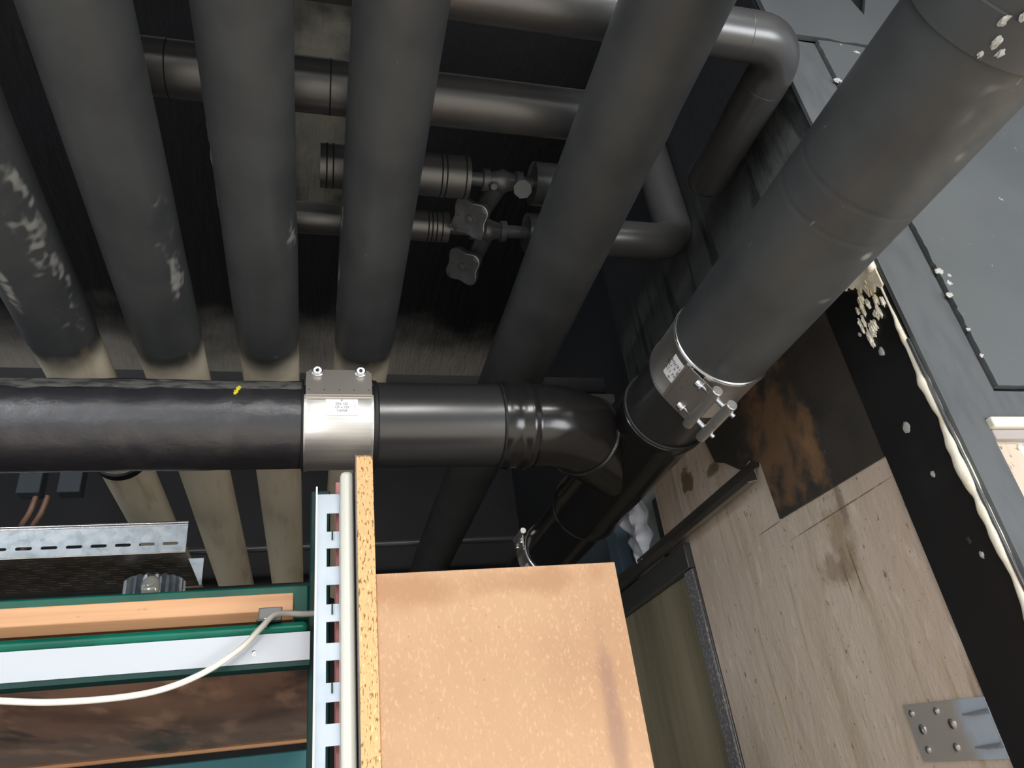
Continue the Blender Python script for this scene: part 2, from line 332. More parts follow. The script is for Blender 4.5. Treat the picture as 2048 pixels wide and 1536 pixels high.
def fillet(pts, r, n=10):
    pts = [V(p) for p in pts]; out = [pts[0]]
    for i in range(1, len(pts) - 1):
        a, b, c = pts[i - 1], pts[i], pts[i + 1]; u = (a - b).normalized(); v = (c - b).normalized(); ang = u.angle(v); tl = r / math.tan(ang / 2)
        cen = b + (u + v).normalized() * (r / math.sin(ang / 2)); p0 = b + u * tl; p1 = b + v * tl
        for k in range(n + 1):
            q = (p0 - cen).lerp(p1 - cen, 0); e0 = (p0 - cen); e1 = (p1 - cen); tot = e0.angle(e1); f = k / n
            q = (e0 * math.sin((1 - f) * tot) + e1 * math.sin(f * tot)) / math.sin(tot); out.append(cen + q)
    out.append(pts[-1]); return out
def spline(pts, n=12):
    pts = [V(p) for p in pts]; P = [pts[0] * 2 - pts[1]] + pts + [pts[-1] * 2 - pts[-2]]; out = []
    for i in range(1, len(P) - 2):
        for k in range(n):
            t = k / n; a, b, c, d = P[i - 1:i + 3]
            out.append(.5 * (2 * b + (c - a) * t + (2 * a - 5 * b + 4 * c - d) * t * t + (3 * b - 3 * c + d - a) * t ** 3))
    out.append(pts[-1]); return out
def linspace(a, b, n): return [a + (b - a) * i / (n - 1) for i in range(n)]
def slot(cx, cy, l, h, n=5):
    r = h / 2; return [(cx + l / 2 - r + r * math.cos(t), cy + r * math.sin(t)) for t in linspace(-math.pi / 2, math.pi / 2, n)] + [(cx - l / 2 + r + r * math.cos(t), cy + r * math.sin(t)) for t in linspace(math.pi / 2, 1.5 * math.pi, n)]
def text_mesh(txt, size):
    c = bpy.data.curves.new('print', 'FONT'); c.body = txt; c.size = size; c.align_x = 'CENTER'; c.align_y = 'CENTER'; c.resolution_u = 2
    o = bpy.data.objects.new('print', c); COL.objects.link(o); dg = bpy.context.evaluated_depsgraph_get(); dg.update()
    me = o.evaluated_get(dg).to_mesh(); vs = [tuple(q.co) for q in me.vertices]; fs = [list(p.vertices) for p in me.polygons]
    o.evaluated_get(dg).to_mesh_clear(); bpy.data.objects.remove(o); bpy.data.curves.remove(c); return vs, fs
def struct(mb, name, m, **kw):
    return mb.build(name, m, kind='structure', **kw)

# ------------------------------------------------------------------ the room
q = MB(); q.box(-2.3, 2.6, -5, 2.9, -1.65, -1.6); struct(q, 'floor', m_floor, smooth=0)
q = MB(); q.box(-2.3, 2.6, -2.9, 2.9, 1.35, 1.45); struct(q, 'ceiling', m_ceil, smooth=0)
q = MB(); q.box(-2.3, 2.6, 2.75, 2.9, -1.6, 1.35); struct(q, 'wall_back', m_black, smooth=0)
q = MB(); q.box(.72, .80, .62, 1.291, -1.6, 1.35); q.box(.722, .80, 1.2925, 1.391, -.2 + .62, 1.35)
struct(q, 'wall_right', m_conc, smooth=0)
q = MB(); q.box(.801, 2.6, .624, .74, -1.6, 1.35); struct(q, 'wall_front', m_plaster, smooth=0)
q = MB(); q.box(.80, .90, 1.392, 2.75, -1.6, 1.35); struct(q, 'wall_side', m_wallg, smooth=0)

# ------------------------------------------------------------------ the five pipes under the ceiling
H = .80
def pipe(deg, r, label, patches, white=True, ring=None, dents=()):
    x = H / math.tan(math.radians(deg)); t = thing('ceiling_pipe', (x, 1.0, H - r), label, 'pipe', 'insulated pipes along the ceiling')
    def wear(p):
        s = 0
        for (py, ang, ry, ra) in patches:
            a = math.degrees(math.atan2(p.z - H, p.x - x)); da = (a - ang + 180) % 360 - 180
            e = math.exp(-((p.y - py) / ry) ** 2 - (da / ra) ** 2)
            if e > .05: s = max(s, e * max(0, .42 + 1.2 * noise.noise(V((p.x * 40, p.y * 22, p.z * 40))) + .9 * noise.noise(p * 95)))
        return s
    def disp(p, qn, tt):
        s = wear(p) * .0022 * noise.noise(p * 55)
        for (py, ang, ry, ra, dep) in dents:
            a = math.degrees(math.atan2(p.z - H, p.x - x)); da = (a - ang + 180) % 360 - 180
            s += dep * math.exp(-((p.y - py) / ry) ** 2 - (da / ra) ** 2)
        return s + .0006 * noise.noise(p * 9)
    y1 = 1.165 if white else 2.76
    q = MB(); ys = linspace(-1.0, .35, 10) + linspace(.36, y1, 190 if white else 150)
    q.lathe((x, 0, H), (0, 1, 0), [(y, r) for y in ys], 96, True, disp); q.build('insulation', m_foam, t, attr=wear)
    if white:
        q = MB(); q.cyl((x, y1, H), (x, 2.76, H), r - .0012, n=64); q.build('unpainted_section', m_beige, t, label='bare beige jacket')
    if ring:
        q = MB(); q.lathe((x, ring, H), (0, 1, 0), [(-.004, r - .001), (-.003, r + .004), (.02, r + .004), (.022, r - .001)], 64, False); q.build('joint_ring', m_rub, t)
    return t
A = -62     # lower right flank, seen from the room
pipe(117.7, .0602 / .885 * H, 'leftmost black insulated ceiling pipe, crinkled along its right flank', [(.95, -40, .2, 30), (.83, -30, .12, 22), (1.0, -110, .06, 14)], ring=1.645)
pipe(107.6, .0671 / .953 * H, 'black insulated ceiling pipe second from left with a large crease low on its right flank', [(.845, -38, .06, 22), (.97, -32, .08, 20), (.66, -170, .05, 14)], dents=[(.85, -30, .03, 18, -.003)])
pipe(96.0, .0675 * H, 'black insulated ceiling pipe third from left with a torn glossy left edge', [(.72, -172, .07, 12), (.80, -172, .05, 9), (.85, -20, .07, 22)])
pipe(83.8, .0675 * H, 'smooth black insulated ceiling pipe running behind the steel coupling on the cross pipe', [(.92, -168, .2, 6), (.87, -108, .006, 5)])
pipe(63.25, .0715 / .8934 * H, 'thickest black ceiling pipe, black along its whole length, right of the valves', [(.735, -92, .007, 9), (.62, -15, .02, 10)], white=False, dents=[(.62, -5, .03, 25, .004), (.75, -150, .002, 60, .0012), (1.09, -90, .002, 180, .0012)])

# ------------------------------------------------------------------ cross drain pipe
CY, CZ, CR = 1.05, .556, .0675
def cd(p, qn, t):
    return .0012 * noise.noise(p * 14) + .0007 * noise.noise(p * 40)
wp = thing('cast_iron_pipe', (-.8, CY, CZ - CR), 'rough black cast iron pipe running left from the steel coupling, yellow mark on it', 'pipe')
q = MB(); q.lathe((0, CY, CZ), (1, 0, 0), [(x, CR) for x in linspace(-2.3, -.9, 20) + linspace(-.89, .032, 200)], 80, True, cd); q.build('pipe_wall', m_cast, wp)
def bandpatch(mb, x0, x1, a0, a1, r, nx=20, na=10, cen=(CY, CZ), jag=0):
    """patch lying on the cross pipe: angles are measured from the horizontal towards the room, upwards"""
    o = len(mb.v)
    for i in range(nx + 1):
        for j in range(na + 1):
            x = x0 + (x1 - x0) * i / nx; a = a0 + (a1 - a0) * j / na
            if jag and j in (0, na): a += jag * noise.noise(V((x * 30, j * 3.1, 1)))
            e = 0 if (i in (0, nx) or j in (0, na)) else 1
            rr = r + (.0016 * (.6 + noise.noise(V((x * 40, a * 12, 2)))) * e if jag else 0)
            mb.v.append(V((x, cen[0] - rr * math.cos(a), cen[1] + rr * math.sin(a))))
    for i in range(nx):
        for j in range(na):
            k = o + i * (na + 1) + j; mb.f.append([k, k + 1, k + na + 2, k + na + 1])
q = MB(); bandpatch(q, -1.2, -.02, math.radians(23), math.radians(46), CR + .0004, 120, 10, jag=.12); q.build('dust_ridge', m_dust, wp, label='dusty ridge along the top')
q = MB()
for k in range(9):
    u = k / 8; a = math.radians(25.5 - 13 * u); x = -.108 - .004 * u + .0012 * math.sin(k * 2.3); rr = CR + .0022
    q.obox((x, CY - rr * math.cos(a), CZ + rr * math.sin(a)), (.0016 + .001 * (k % 2), 0, 0), V((0, math.sin(a), math.cos(a))) * .0011, V((0, -math.cos(a), math.sin(a))) * .0008)
q.build('paint_mark', m_yel, wp, label='yellow mark')

def clamp(c, a, n, R, L, label, bolt_at, bolt_dir, bars, plate_len, text_turn, lab_off):
    """two-bolt steel coupling: c centre of the pipe, a pipe direction, n outward where the lug leaves the band"""
    c, a, n = V(c), V(a).normalized(), V(n).normalized(); t = a.cross(n)
    if bolt_dir == 'up' and t.z < 0: t = -t
    if bolt_dir == 'along' and t.x < 0: t = -t
    root = thing('pipe_coupling', c - V((0, 0, R)), label, 'coupling')
    cyl = lambda u, th, r: c + a * u + (n * math.cos(th) + t * math.sin(th)) * r
    q = MB(); rs = []
    for u, r in [(-L / 2, R - .004), (-L / 2, R + .0015), (-L / 2 + .003, R + .0018), (-L / 2 + .006, R), (L / 2 - .006, R), (L / 2 - .003, R + .0018), (L / 2, R + .0015), (L / 2, R - .004)]:
        rs.append([cyl(u, math.radians(-342 + 343 * i / 72), r) for i in range(73)])
    # an open ring with its gap beyond the lug
    o = len(q.v)
    for r in rs: q.v += r
    for i in range(len(rs) - 1):
        for j in range(72): q.f.append([o + i * 73 + j, o + i * 73 + j + 1, o + (i + 1) * 73 + j + 1, o + (i + 1) * 73 + j])
    band = q.build('band', m_steel, root)
    for s in (-1, 1): q = MB(); q.torus(c + a * s * (L / 2 + .001), a, R - .0012, .0026, 72, 8); q.build('rubber_lip' if bolt_dir == 'up' else 'rim', m_rub if bolt_dir == 'up' else m_zinc, root)
    # lug plate with its folded ridges
    q = MB(); f0 = c + n * (R + .001); hw = L / 2 - .002
    pts = [(-hw, 0), (hw, 0), (hw, plate_len - .006), (hw - .006, plate_len), (-hw + .006, plate_len), (-hw, plate_len - .006)]
    holes = [[(u + bu, v + bv) for u, v in [(.0055 * math.cos(k * math.pi / 5), .007 * math.sin(k * math.pi / 5)) for k in range(10)]] for bu, bv in bolt_at]
    holes += [[(u + bu, .0085 + v) for u, v in [(.0011 * math.cos(k * math.pi / 3), .0011 * math.sin(k * math.pi / 3)) for k in range(6)]] for bu in linspace(-hw + .005, hw - .005, 5)]
    q.plate(pts, holes, lambda u, v, h: f0 + a * u + t * v + n * (h + .0016), .0018)
    for v in (.001, -.0045): q.tube([f0 + a * (-hw) + t * v + n * .0012, f0 + a * hw + t * v + n * .0012], .0019, 8)
    q.obox(f0 - t * .001 + n * .0002, a * hw, t * .006, n * .0009)
    q.build('lug_plate', m_plate, root)
    for k, (bu, bv) in enumerate(bolt_at):
        q = MB(); bd = (t * .35 - n * .94) if bolt_dir == 'up' else t
        hp = f0 + a * bu + t * (bv + (.0 if bolt_dir == 'up' else -.004)) + n * (.0055 if bolt_dir == 'up' else .0028)
        q.lathe(hp - bd * .008, bd, [(0, .0032), (.0003, .0058), (.003, .0064), (.0075, .0058), (.009, .0086), (.0105, .0086)], 18)
        hq = hp if bolt_dir == 'up' else hp - n * .0032
        q.cyl(hq, hq + bd * ({'up': .03, 'along': .062}.get(bolt_dir, .02)), .0042, n=14)
        b = q.build('bolt', m_zinc, root)
        q = MB(); q.lathe(hp - bd * .0083, bd, [(0, .0033), (.0012, .0033)], 6); q.build('bolt_socket', m_rub, b)
    for k, v in enumerate(bars):
        q = MB(); p = f0 + t * v + n * .0022; q.lathe(p - a * (L / 2 + .004), a, [(0, .0068), (.001, .0078), (L + .007, .0078), (L + .008, .0068)], 24)
        q.build('clamp_bar', m_steel, root)
    # sticker bent round the band
    q = MB(); l0, l1, th0, th1 = lab_off; na = 10; o = len(q.v); rr = R + .0009
    for i in range(2):
        for j in range(na + 1): q.v.append(cyl((l0, l1)[i], th0 + (th1 - th0) * j / na, rr))
    for j in range(na): q.f.append([o + j, o + j + 1, o + na + 2 + j, o + na + 1 + j])
    lab = q.build('sticker', m_label, root, label='white printed sticker')
    q = MB(); um, tm = (l0 + l1) / 2, (th0 + th1) / 2; sw = abs(l1 - l0); sh = abs(th1 - th0) * rr
    def put(txt, size, du, dv, turn=0):
        vs, fs = text_mesh(txt, size); out = []
        for x, y, _ in vs:
            if turn: x, y = -y, x
            x += du; y += dv
            if text_turn: x, y = (y, -x) if text_turn == 1 else (-y, x)
            out.append(cyl(um + x, tm + y / rr, rr + .0004))
        q.add(out, fs)
    W, Hh = (sw, sh) if not text_turn else (sh, sw)
    k = Hh / .026
    put('DN 125', .0052 * k, 0, .0045 * k); put('125 x 125', .0052 * k, 0, -.0008 * k); put('116704', .0052 * k, 0, -.0061 * k)
    put('+', .007 * k, 0, .0098 * k); put('- - -', .003 * k, -.008 * k, -.0102 * k); put('-----', .003 * k, .010 * k, -.0102 * k)
    for du in (-.0175, -.0135): put('----', .003 * k, du * W / .046, 0, 1)
    put('=', .004 * k, .0185 * W / .046, .001, 0)
    q.build('print', m_ink, lab, smooth=0)
    return root
ph = math.radians(10)
clamp((.0345, CY, CZ), (1, 0, 0), (0, -math.cos(ph), math.sin(ph)), CR + .0028, .101, 'steel two-bolt coupling on the horizontal cross pipe behind the chipboard edge', [(-.032, .042), (.032, .042)], 'up', [], .0485, 0, (-.02, .027, -.46, -.085))

dp = thing('drain_pipe', (.18, CY, CZ - CR), 'smooth black drain pipe between the steel coupling and the elbow', 'pipe')
q = MB(); q.cyl((.036, CY, CZ), (.31, CY, CZ), CR, n=80); q.build('pipe_wall', m_plast, dp)
q = MB(); q.lathe((.086, CY, CZ), (1, 0, 0), [(0, CR), (0, CR + .003), (.006, CR + .003), (.008, CR)], 72, False); q.build('gasket', m_rub, dp)
# elbow turning into the branch
MX, MZ, MR = .569, .552, .0735
eb = thing('pipe_elbow', (.37, CY, CZ - CR), 'glossy black elbow fitting at the right end of the cross pipe', 'elbow')
q = MB(); q.lathe((.292, CY, CZ), (1, 0, 0), [(-.001, CR), (0, CR + .0035), (.012, CR + .006), (.022, CR + .0035), (.034, CR + .0032), (.040, CR + .0055), (.048, CR + .0055), (.053, CR + .002), (.058, CR + .002)], 80, False)
q.build('socket', m_fit, eb)
path = fillet([(.348, CY, CZ), (.414, CY, CZ), (.47, CY + .056, CZ - .001)], .13, 14)[1:-1]
q = MB(); q.tube([V((.345, CY, CZ))] + path + [V((.452, CY + .038, CZ - .0005))], CR + .002, 80, False); q.build('bend', m_fit, eb)
q = MB(); q.torus((.452, CY + .038, CZ), (1, 1, 0), CR + .003, .0042, 80, 10); q.build('rim', m_fit, eb)
q = MB(); q.torus((.291, CY, CZ), (1, 0, 0), CR + .001, .003, 80, 8); q.build('seal_ring', m_rub, eb)

br = thing('pipe_branch', (MX, 1.2, MZ - MR), 'glossy black Y branch fitting joining the elbow to the big slanting pipe', 'branch')
q = MB(); q.lathe((MX, 0, MZ), (0, 1, 0), [(.985, MR - .004), (.99, MR + .0025), (1.0, MR + .003), (1.012, MR + .001), (1.03, MR - .001), (1.36, MR - .001), (1.372, MR + .002), (1.405, MR + .0035), (1.416, MR + .002), (1.42, MR - .006)], 80, False)
q.build('run', m_fit, br)
q = MB(); q.cyl((MX, .872, MZ), (MX, 1.0, MZ), MR - .003, n=80); q.build('spigot', m_plast, br)
q = MB(); q.cyl((.452, CY + .038, CZ - .001), (MX + .01, CY + .038 + .127, MZ), CR + .001, n=80, cap=False); q.build('arm', m_fit, br)
q = MB(); q.torus((MX, .986, MZ), (0, 1, 0), MR - .0005, .0035, 80, 8); q.build('seal_ring', m_rub, br)
q = MB(); q.torus((MX, 1.418, MZ), (0, 1, 0), MR - .001, .0045, 80, 8); q.build('rim', m_fit, br)

# big insulated pipe on the right
def bd_(p, qn, t):
    s = .0005 * noise.noise(p * 10)
    for (py, ang, ry, ra, dep) in ((.31, -95, .03, 16, -.002), (.36, -80, .05, 14, -.0015)):
        a = math.degrees(math.atan2(p.z - MZ, p.x - MX)); da = (a - ang + 180) % 360 - 180
        s += dep * math.exp(-((p.y - py) / ry) ** 2 - (da / ra) ** 2) * (1 + 1.6 * noise.noise(p * 45))
    for yy in (.452, .495): s -= .0005 * math.exp(-((p.y - yy) / .0016) ** 2)
    if p.y > .38 and abs(qn.x + .60) < .012 and qn.z < 0: s -= .0008
    return s
def bw(p):
    a = math.degrees(math.atan2(p.z - MZ, p.x - MX)); s = 0
    for (py, ang, ry, ra) in ((.31, -95, .04, 18), (.38, -75, .08, 12), (.55, -80, .1, 10)):
        da = (a - ang + 180) % 360 - 180; e = math.exp(-((p.y - py) / ry) ** 2 - (da / ra) ** 2)
        s = max(s, e * max(0, .1 + 1.3 * noise.noise(p * 50)))
    return s
bp = thing('insulated_drain_pipe', (MX, .4, MZ - MR), 'widest pipe, grey-black insulated, slanting up to the top right corner', 'pipe')
q = MB(); q.lathe((MX, 0, MZ), (0, 1, 0), [(y, MR) for y in linspace(-1.0, .2, 14) + linspace(.21, .79, 200)], 128, True, bd_); q.build('insulation', m_foam, bp, attr=bw)
q = MB(); q.lathe((MX, .243, MZ), (0, 1, 0), [(-.001, MR), (0, MR + .003), (.036, MR + .003), (.037, MR)], 96, False, lambda p, n_, t: .0005 * noise.noise(p * 30)); q.build('collar', m_foam, bp)
def blob(mb, c, r, n, sc=30, seed=0, flat=None):
    """lumpy ball"""
    bm = bmesh.new(); bmesh.ops.create_icosphere(bm, subdivisions=3, radius=1)
    vs = []
    for v_ in bm.verts:
        d = v_.co.copy(); k = 1 + n * noise.noise(d * 1.7 + V((seed, 0, 0))); vs.append(V(c) + V((d.x * r[0], d.y * r[1], d.z * r[2])) * k)
    fs = [[x.index for x in f.verts] for f in bm.faces]; bm.free(); mb.add(vs, fs)
for i, (y, ang, r) in enumerate(((.262, -123, .006), (.268, -117, .005), (.275, -126, .004), (.247, -128, .006), (.238, -121, .005))):
    a = math.radians(ang); q = MB(); r *= .62; blob(q, (MX + (MR + .003) * math.cos(a), y, MZ + (MR + .003) * math.sin(a)), (r, r * 1.3, r * .6), .6, seed=i * 3.3); q.build('glue_blob', m_glue, bp)
fa = V((-.062, 0, -.0435)).normalized()
clamp((MX, .829, MZ), (0, 1, 0), fa, MR + .0008, .092, 'steel two-bolt coupling under the wide slanting pipe, its bolts facing the concrete', [(-.032, .032), (.030, .032)], 'along', [.050, .077], .048, 1, (-.034, .012, -.40, -.04))
lp = thing('lower_drain_pipe', (MX, 1.9, MZ - MR), 'glossy black drain pipe below the Y branch running back behind the chipboard', 'pipe')
q = MB(); q.cyl((MX, 1.415, MZ), (MX, 2.76, MZ), MR - .006, n=80); q.build('pipe_wall', m_fit, lp)
fa2 = V((-.075, 0, .006)).normalized()
clamp((MX, 1.72, MZ), (0, 1, 0), fa2, MR - .003, .07, 'steel coupling low on the glossy black pipe, half hidden by the chipboard top', [(-.02, .025), (.02, .025)], 'far', [.04], .036, 1, (-.02, .02, -.9, -.5))

# ------------------------------------------------------------------ clad cross pipes above the ceiling pipes
TZ = .93
t0 = thing('clad_pipe', (.1, .55, TZ), 'black clad cross pipe at the top edge, its elbow beside the wide pipe', 'pipe', 'clad cross pipes above the ceiling pipes')
q = MB(); r0 = .0355; pth = fillet([(-1.6, .55, TZ), (.668, .55, TZ), (.668, .825, TZ)], .055, 14)
q.tube(pth + [V((.668, .834, TZ)), V((.668, .839, TZ))], [r0] * len(pth) + [r0 * .9, r0 * .65], 40); q.build('cladding', m_foam2, t0)
q = MB(); q.torus((.59, .55, TZ), (1, 0, 0), r0 - .0006, .0009, 48, 6); q.build('seam', m_dgrey, t0)
q = MB(); q.torus((.668, .625, TZ), (0, 1, 0), r0 - .0006, .0009, 48, 6); q.build('seam', m_dgrey, t0)
t1 = thing('clad_pipe', (.1, .719, TZ), 'black clad cross pipe second from the top, behind the ceiling pipes above the valves', 'pipe', 'clad cross pipes above the ceiling pipes')
r1 = .0385; q = MB(); pth = [(-.262, .719, TZ), (-.1, .719, TZ), (.47, .719, TZ)]; q.tube(pth, r1, 40); q.build('cladding', m_foam2, t1)
for x in (.014, -.2): q = MB(); q.torus((x, .719, TZ), (1, 0, 0), r1 - .0006, .0012, 48, 6); q.build('seam', m_rub, t1)
def stub(name_y, r, xa, xb, rings, label, x2, ex, er, wire):
    y = name_y; t = thing('clad_pipe', (xa, y, TZ - r), label, 'pipe', 'clad cross pipes above the ceiling pipes')
    q = MB(); q.cyl((xa, y, TZ), (xb, y, TZ), r, n=48); q.build('cladding', m_foam2, t)
    for x in rings: q = MB(); q.torus((x, y, TZ), (1, 0, 0), r - .0002, .0013, 48, 6); q.build('seam', m_rub, t)
    q = MB(); q.cyl((xb - .01, y, TZ), (x2 + .01, y, TZ), .012, n=20); q.build('bare_pipe', m_iron, t)
    q = MB(); pth = fillet([(x2, y, TZ), (ex, y, TZ), (ex, y, 1.34)], er, 14) if er else [(x2, y, TZ), (ex, y, TZ)]; q.tube(pth, r + (.009 if er else .002), 40); q.build("elbow_cladding" if er else 'far_cladding', m_foam2, t)
    if wire:
        q = MB(); q.torus((wire, y, TZ), (1, 0, 0), r + .0022, .0011, 48, 6); q.build('wire', m_zinc, t)
    return t
stub(.868, .035, .002, .243, (.012, .022, .195, .203, .235), 'short fat clad pipe ending in ring seams left of the upper valve', .355, .50, 0, None)
stub(.99, .0275, -.045, .228, (.19, .197, .205, .215), 'slim clad pipe through the lower valve, its elbow near the concrete wall', .375, .687, .05, .621)
def valve(axis, hw, label):
    """axis: point on the pipe line; hw: middle of the handwheel"""
    axis, hw = V(axis), V(hw); d = V((-.56, -.33, -.76)).normalized(); c = hw - d * .058
    t = thing('valve', axis, label, 'valve', 'valves with lobed handwheels'); ax = axis
    q = MB(); q.lathe(ax - V((.035, 0, 0)), (1, 0, 0), [(0, .014), (.001, .019), (.012, .019), (.013, .014), (.024, .017), (.035, .021), (.046, .017), (.057, .014), (.058, .019), (.069, .019), (.07, .014)], 24)
    q.tube([ax, ax.lerp(c, .5), c, c + d * .02], [.016, .0155, .015, .015], 20)
    q.lathe(c, d, [(.012, .0155), (.013, .0185), (.024, .0185), (.025, .012), (.032, .009)], 6); q.build('body', m_iron, t)
    c = ax
    q = MB(); q.cyl(c + V((-.022, 0, -.012)), c + V((-.02, -.014, -.03)), .0055, n=12)
    q.build('test_plug', m_iron, t)
    q = MB(); q.cyl(hw - d * .032, hw - d * .006, .0065, n=14); q.build('stem', m_iron, t)
    u = d.orthogonal().normalized(); v = d.cross(u); q = MB(); rim = []; n = 60
    rad = lambda k: .034 + .0052 * math.cos(4 * 2 * math.pi * k / n)
    for (h, s) in ((-.018, .50), (-.0165, .80), (-.013, .95), (-.002, 1.0), (.0015, .985), (.003, .93), (.0025, .7), (.0005, .38), (.0005, .22)):
        rim.append([hw + d * h + (u * math.cos(2 * math.pi * k / n) + v * math.sin(2 * math.pi * k / n)) * (rad(k) * s if s > .5 else .034 * s) for k in range(n)])
    q.rings(rim); hwo = q.build('handwheel', m_iron, t)
    q = MB(); pts = [hw + d * .0024 + (u * math.cos(2 * math.pi * k / n) + v * math.sin(2 * math.pi * k / n)) * rad(k) * .965 for k in range(n + 1)]
    q.tube(pts[34:53], .0007, 6); q.build('edge_highlight', m_edge, hwo, label='bright highlight painted on the edge')  # bright arc added in place of a highlight along the rim
    q = MB(); q.lathe(hw + d * .0005, d, [(0, .0068), (.004, .0068), (.0045, .0045)], 6)
    for k in range(4):
        th = math.pi / 4 + k * math.pi / 2; p = hw + d * .0026 + (u * math.cos(th * 1) + v * math.sin(th)) * .021; q.lathe(p, d, [(0, .003), (.0006, .003)], 10)
    q.build('hub_nut', m_edge if False else m_iron, hwo)
    return t
valve((.302, .868, TZ), (.251, .917, .885), 'upper valve with a lobed handwheel, between the two ceiling pipes right of centre')
valve((.302, .99, TZ), (.261, 1.043, .885), 'lower valve with a lobed handwheel, just below the other valve')
t = thing('blanking_cap', (.335, .86, .905), 'round flat grey pipe cap facing down beside the upper valve', 'cap')
d = (V((0, 0, 0)) - V((.335, .86, .905))).normalized()
q = MB(); q.lathe(V((.337, .868, .915)), d, [(0, .012), (.012, .012), (.0122, .0165), (.022, .0165), (.023, .0155)], 8, True); q.build('cap_body', m_sheet, t)

# ------------------------------------------------------------------ support rail, hangers
q = MB(); q.box(-1.9, .71, 1.50, 1.541, .887, .89); q.box(-1.9, .71, 1.50, 1.503, .89, .93); q.box(-1.9, .71, 1.538, 1.541, .89, .93)
q.build('support_rail', m_black, None, smooth=0, label='long dark steel rail across the ceiling, carrying the row of pipes', category='rail')
q = MB(); q.box(.42, .71, 1.46, 1.499, .842, .846); q.box(.42, .71, 1.46, 1.463, .846, .86); q.build('flat_bar', m_plate, None, smooth=0, label='short bare metal bar under the rail, right of the thickest ceiling pipe', category='bar')
m_hang = mat('dull_blue_grey', lin(62, 70, 78), .6)
for i, (x0, x1, lab) in enumerate(((-.815, -.755, 'left one of two grey brackets under the ceiling beyond the cast iron pipe'), (-.712, -.652, 'right one of two grey brackets under the ceiling beyond the cast iron pipe'))):
    t = thing('hanger_bracket', ((x0 + x1) / 2, 2.2, .95), lab, 'bracket', 'grey brackets at the back')
    q = MB(); q.box(x0, x1, 2.2, 2.25, .948, 1.03); q.build('block', m_hang, t, bevel=.003)
    q = MB(); q.cyl(((x0 + x1) / 2, 2.225, 1.03), ((x0 + x1) / 2, 2.225, 1.351), .006, n=10); q.build('rod', m_iron, t)
for i, (x, lab) in enumerate(((-.79, 'thin dark hose hanging under the left grey bracket, nearest the picture edge'), (-.76, 'thin dark hose hanging under the left grey bracket, on its right'))):
    q = MB(); q.tube(spline([(x + .02, 2.23, .95), (x + .01, 2.235, .9), (x - .015, 2.25, .84), (x - .03, 2.26, .7)]), .008, 10); q.build('hose', m_brown, None, label=lab, category='hose')
q = MB(); q.cyl((-1.9, 2.5, .86), (.78, 2.5, .86), .012, n=14); q.build('conduit', m_iron, None, label='thin dark conduit along the back wall, seen beneath the cross pipe', category='conduit')
q = MB(); q.cyl((-.185, .80, .985), (-.185, .80, 1.35), .007, n=14); q.build('red_pipe', m_red, None, label='short dark red pipe dropping from the ceiling behind the left pipes', category='pipe')

# ------------------------------------------------------------------ right wall: bitumen band, mat, foam, sheets
sh = thing('bitumen_strip', (.719, .68, -1.0), 'black bitumen strip glued upright beside the foam bead', 'strip')
q = MB(); q.plate([(.622, -1.6), (.731, -1.6), (.731, .60), (.622, .60)], [], lambda u, v, h: V((.7195 - h, u, v)), .0035); q.build('sheet', m_bit, sh, smooth=0)
for i, (px, pz, r) in enumerate(((.668, .463, .0055), (.68, .357, .0065), (.672, .29, .0035), (.664, .205, .0045), (.655, .185, .0035), (.69, .505, .003))):
    q = MB(); blob(q, (.7155, px, pz), (.0018, r * .8, r * 1.1), .4, seed=i); q.build('glue_dab', m_glue if i != 3 else m_black, sh)
q = MB(); q.plate([(.7335, .343), (.985, .353), (.990, .453), (1.02, .472), (1.05, .468), (1.09, .50), (1.12, .515), (1.135, .57), (1.13, .62), (1.06, .65), (.90, .66), (.7335, .65)], [], lambda u, v, h: V((.7195 - h, u, v)), .003)
q.build('rubber_mat', m_matt, None, smooth=0, label='dark scuffed rubber sheet on the concrete, under the wide slanting pipe', category='mat')
# cream foam
fm = thing('foam_bead', (.718, .621, -.2), 'cream expanding foam bead squeezed out along the wall corner', 'foam')
def bead(z0, z1, n, sd):
    q = MB(); path = []; rr = []
    for k in range(n):
        z = z0 + (z1 - z0) * k / (n - 1); e = min(1, 6 * k / n, 6 * (n - 1 - k) / n + .25)
        w = .0075 + .005 * noise.noise(V((z * 16, sd, 0))) + .0022 * noise.noise(V((z * 60, sd, 3)))
        path.append((.7155 + .0012 * noise.noise(V((z * 30, 4, sd))), .6235 + .4 * w + .002 * noise.noise(V((z * 22, 9, sd))), z)); rr.append(max(.0015, w * e))
    q.tube(path, rr, 12); q.build('bead', m_cream, fm)
bead(.586, .562, 12, 1.); bead(.537, -.5, 260, 2.)
q = MB(); q.box(.7105, .7135, .618, .6215, -1.6, .45); q.build('corner_trim', m_zinc, None, label='thin bright metal corner strip along the right edge of the foam bead', category='trim')
random.seed(3)
q = MB(); low = []
for k in range(15):
    u = k / 14; y = .621 + .075 * u; low.append((y, .5365 + .054 * u - (.004 + .016 * abs(noise.noise(V((k * .9, 3, 1)))) * 2) * (k % 2)))
q.plate([(.621, .592), (.70, .5995)] + low[::-1], [], lambda u, v, h: V((.7158 - h - .0012 * noise.noise(V((u * 60, v * 60, 0))), u, v)), .003); q.build('smear', m_cream, fm)
for k in range(20):
    y = .628 + .055 * random.random(); z = .565 - .055 * random.random() - (y - .628) * .5; l = .004 + .009 * random.random()
    q = MB(); blob(q, (.7150, y, z), (.0022, .0022 + .0015 * random.random(), l), .9, seed=k * 2.1); q.build('drip', m_cream, fm)
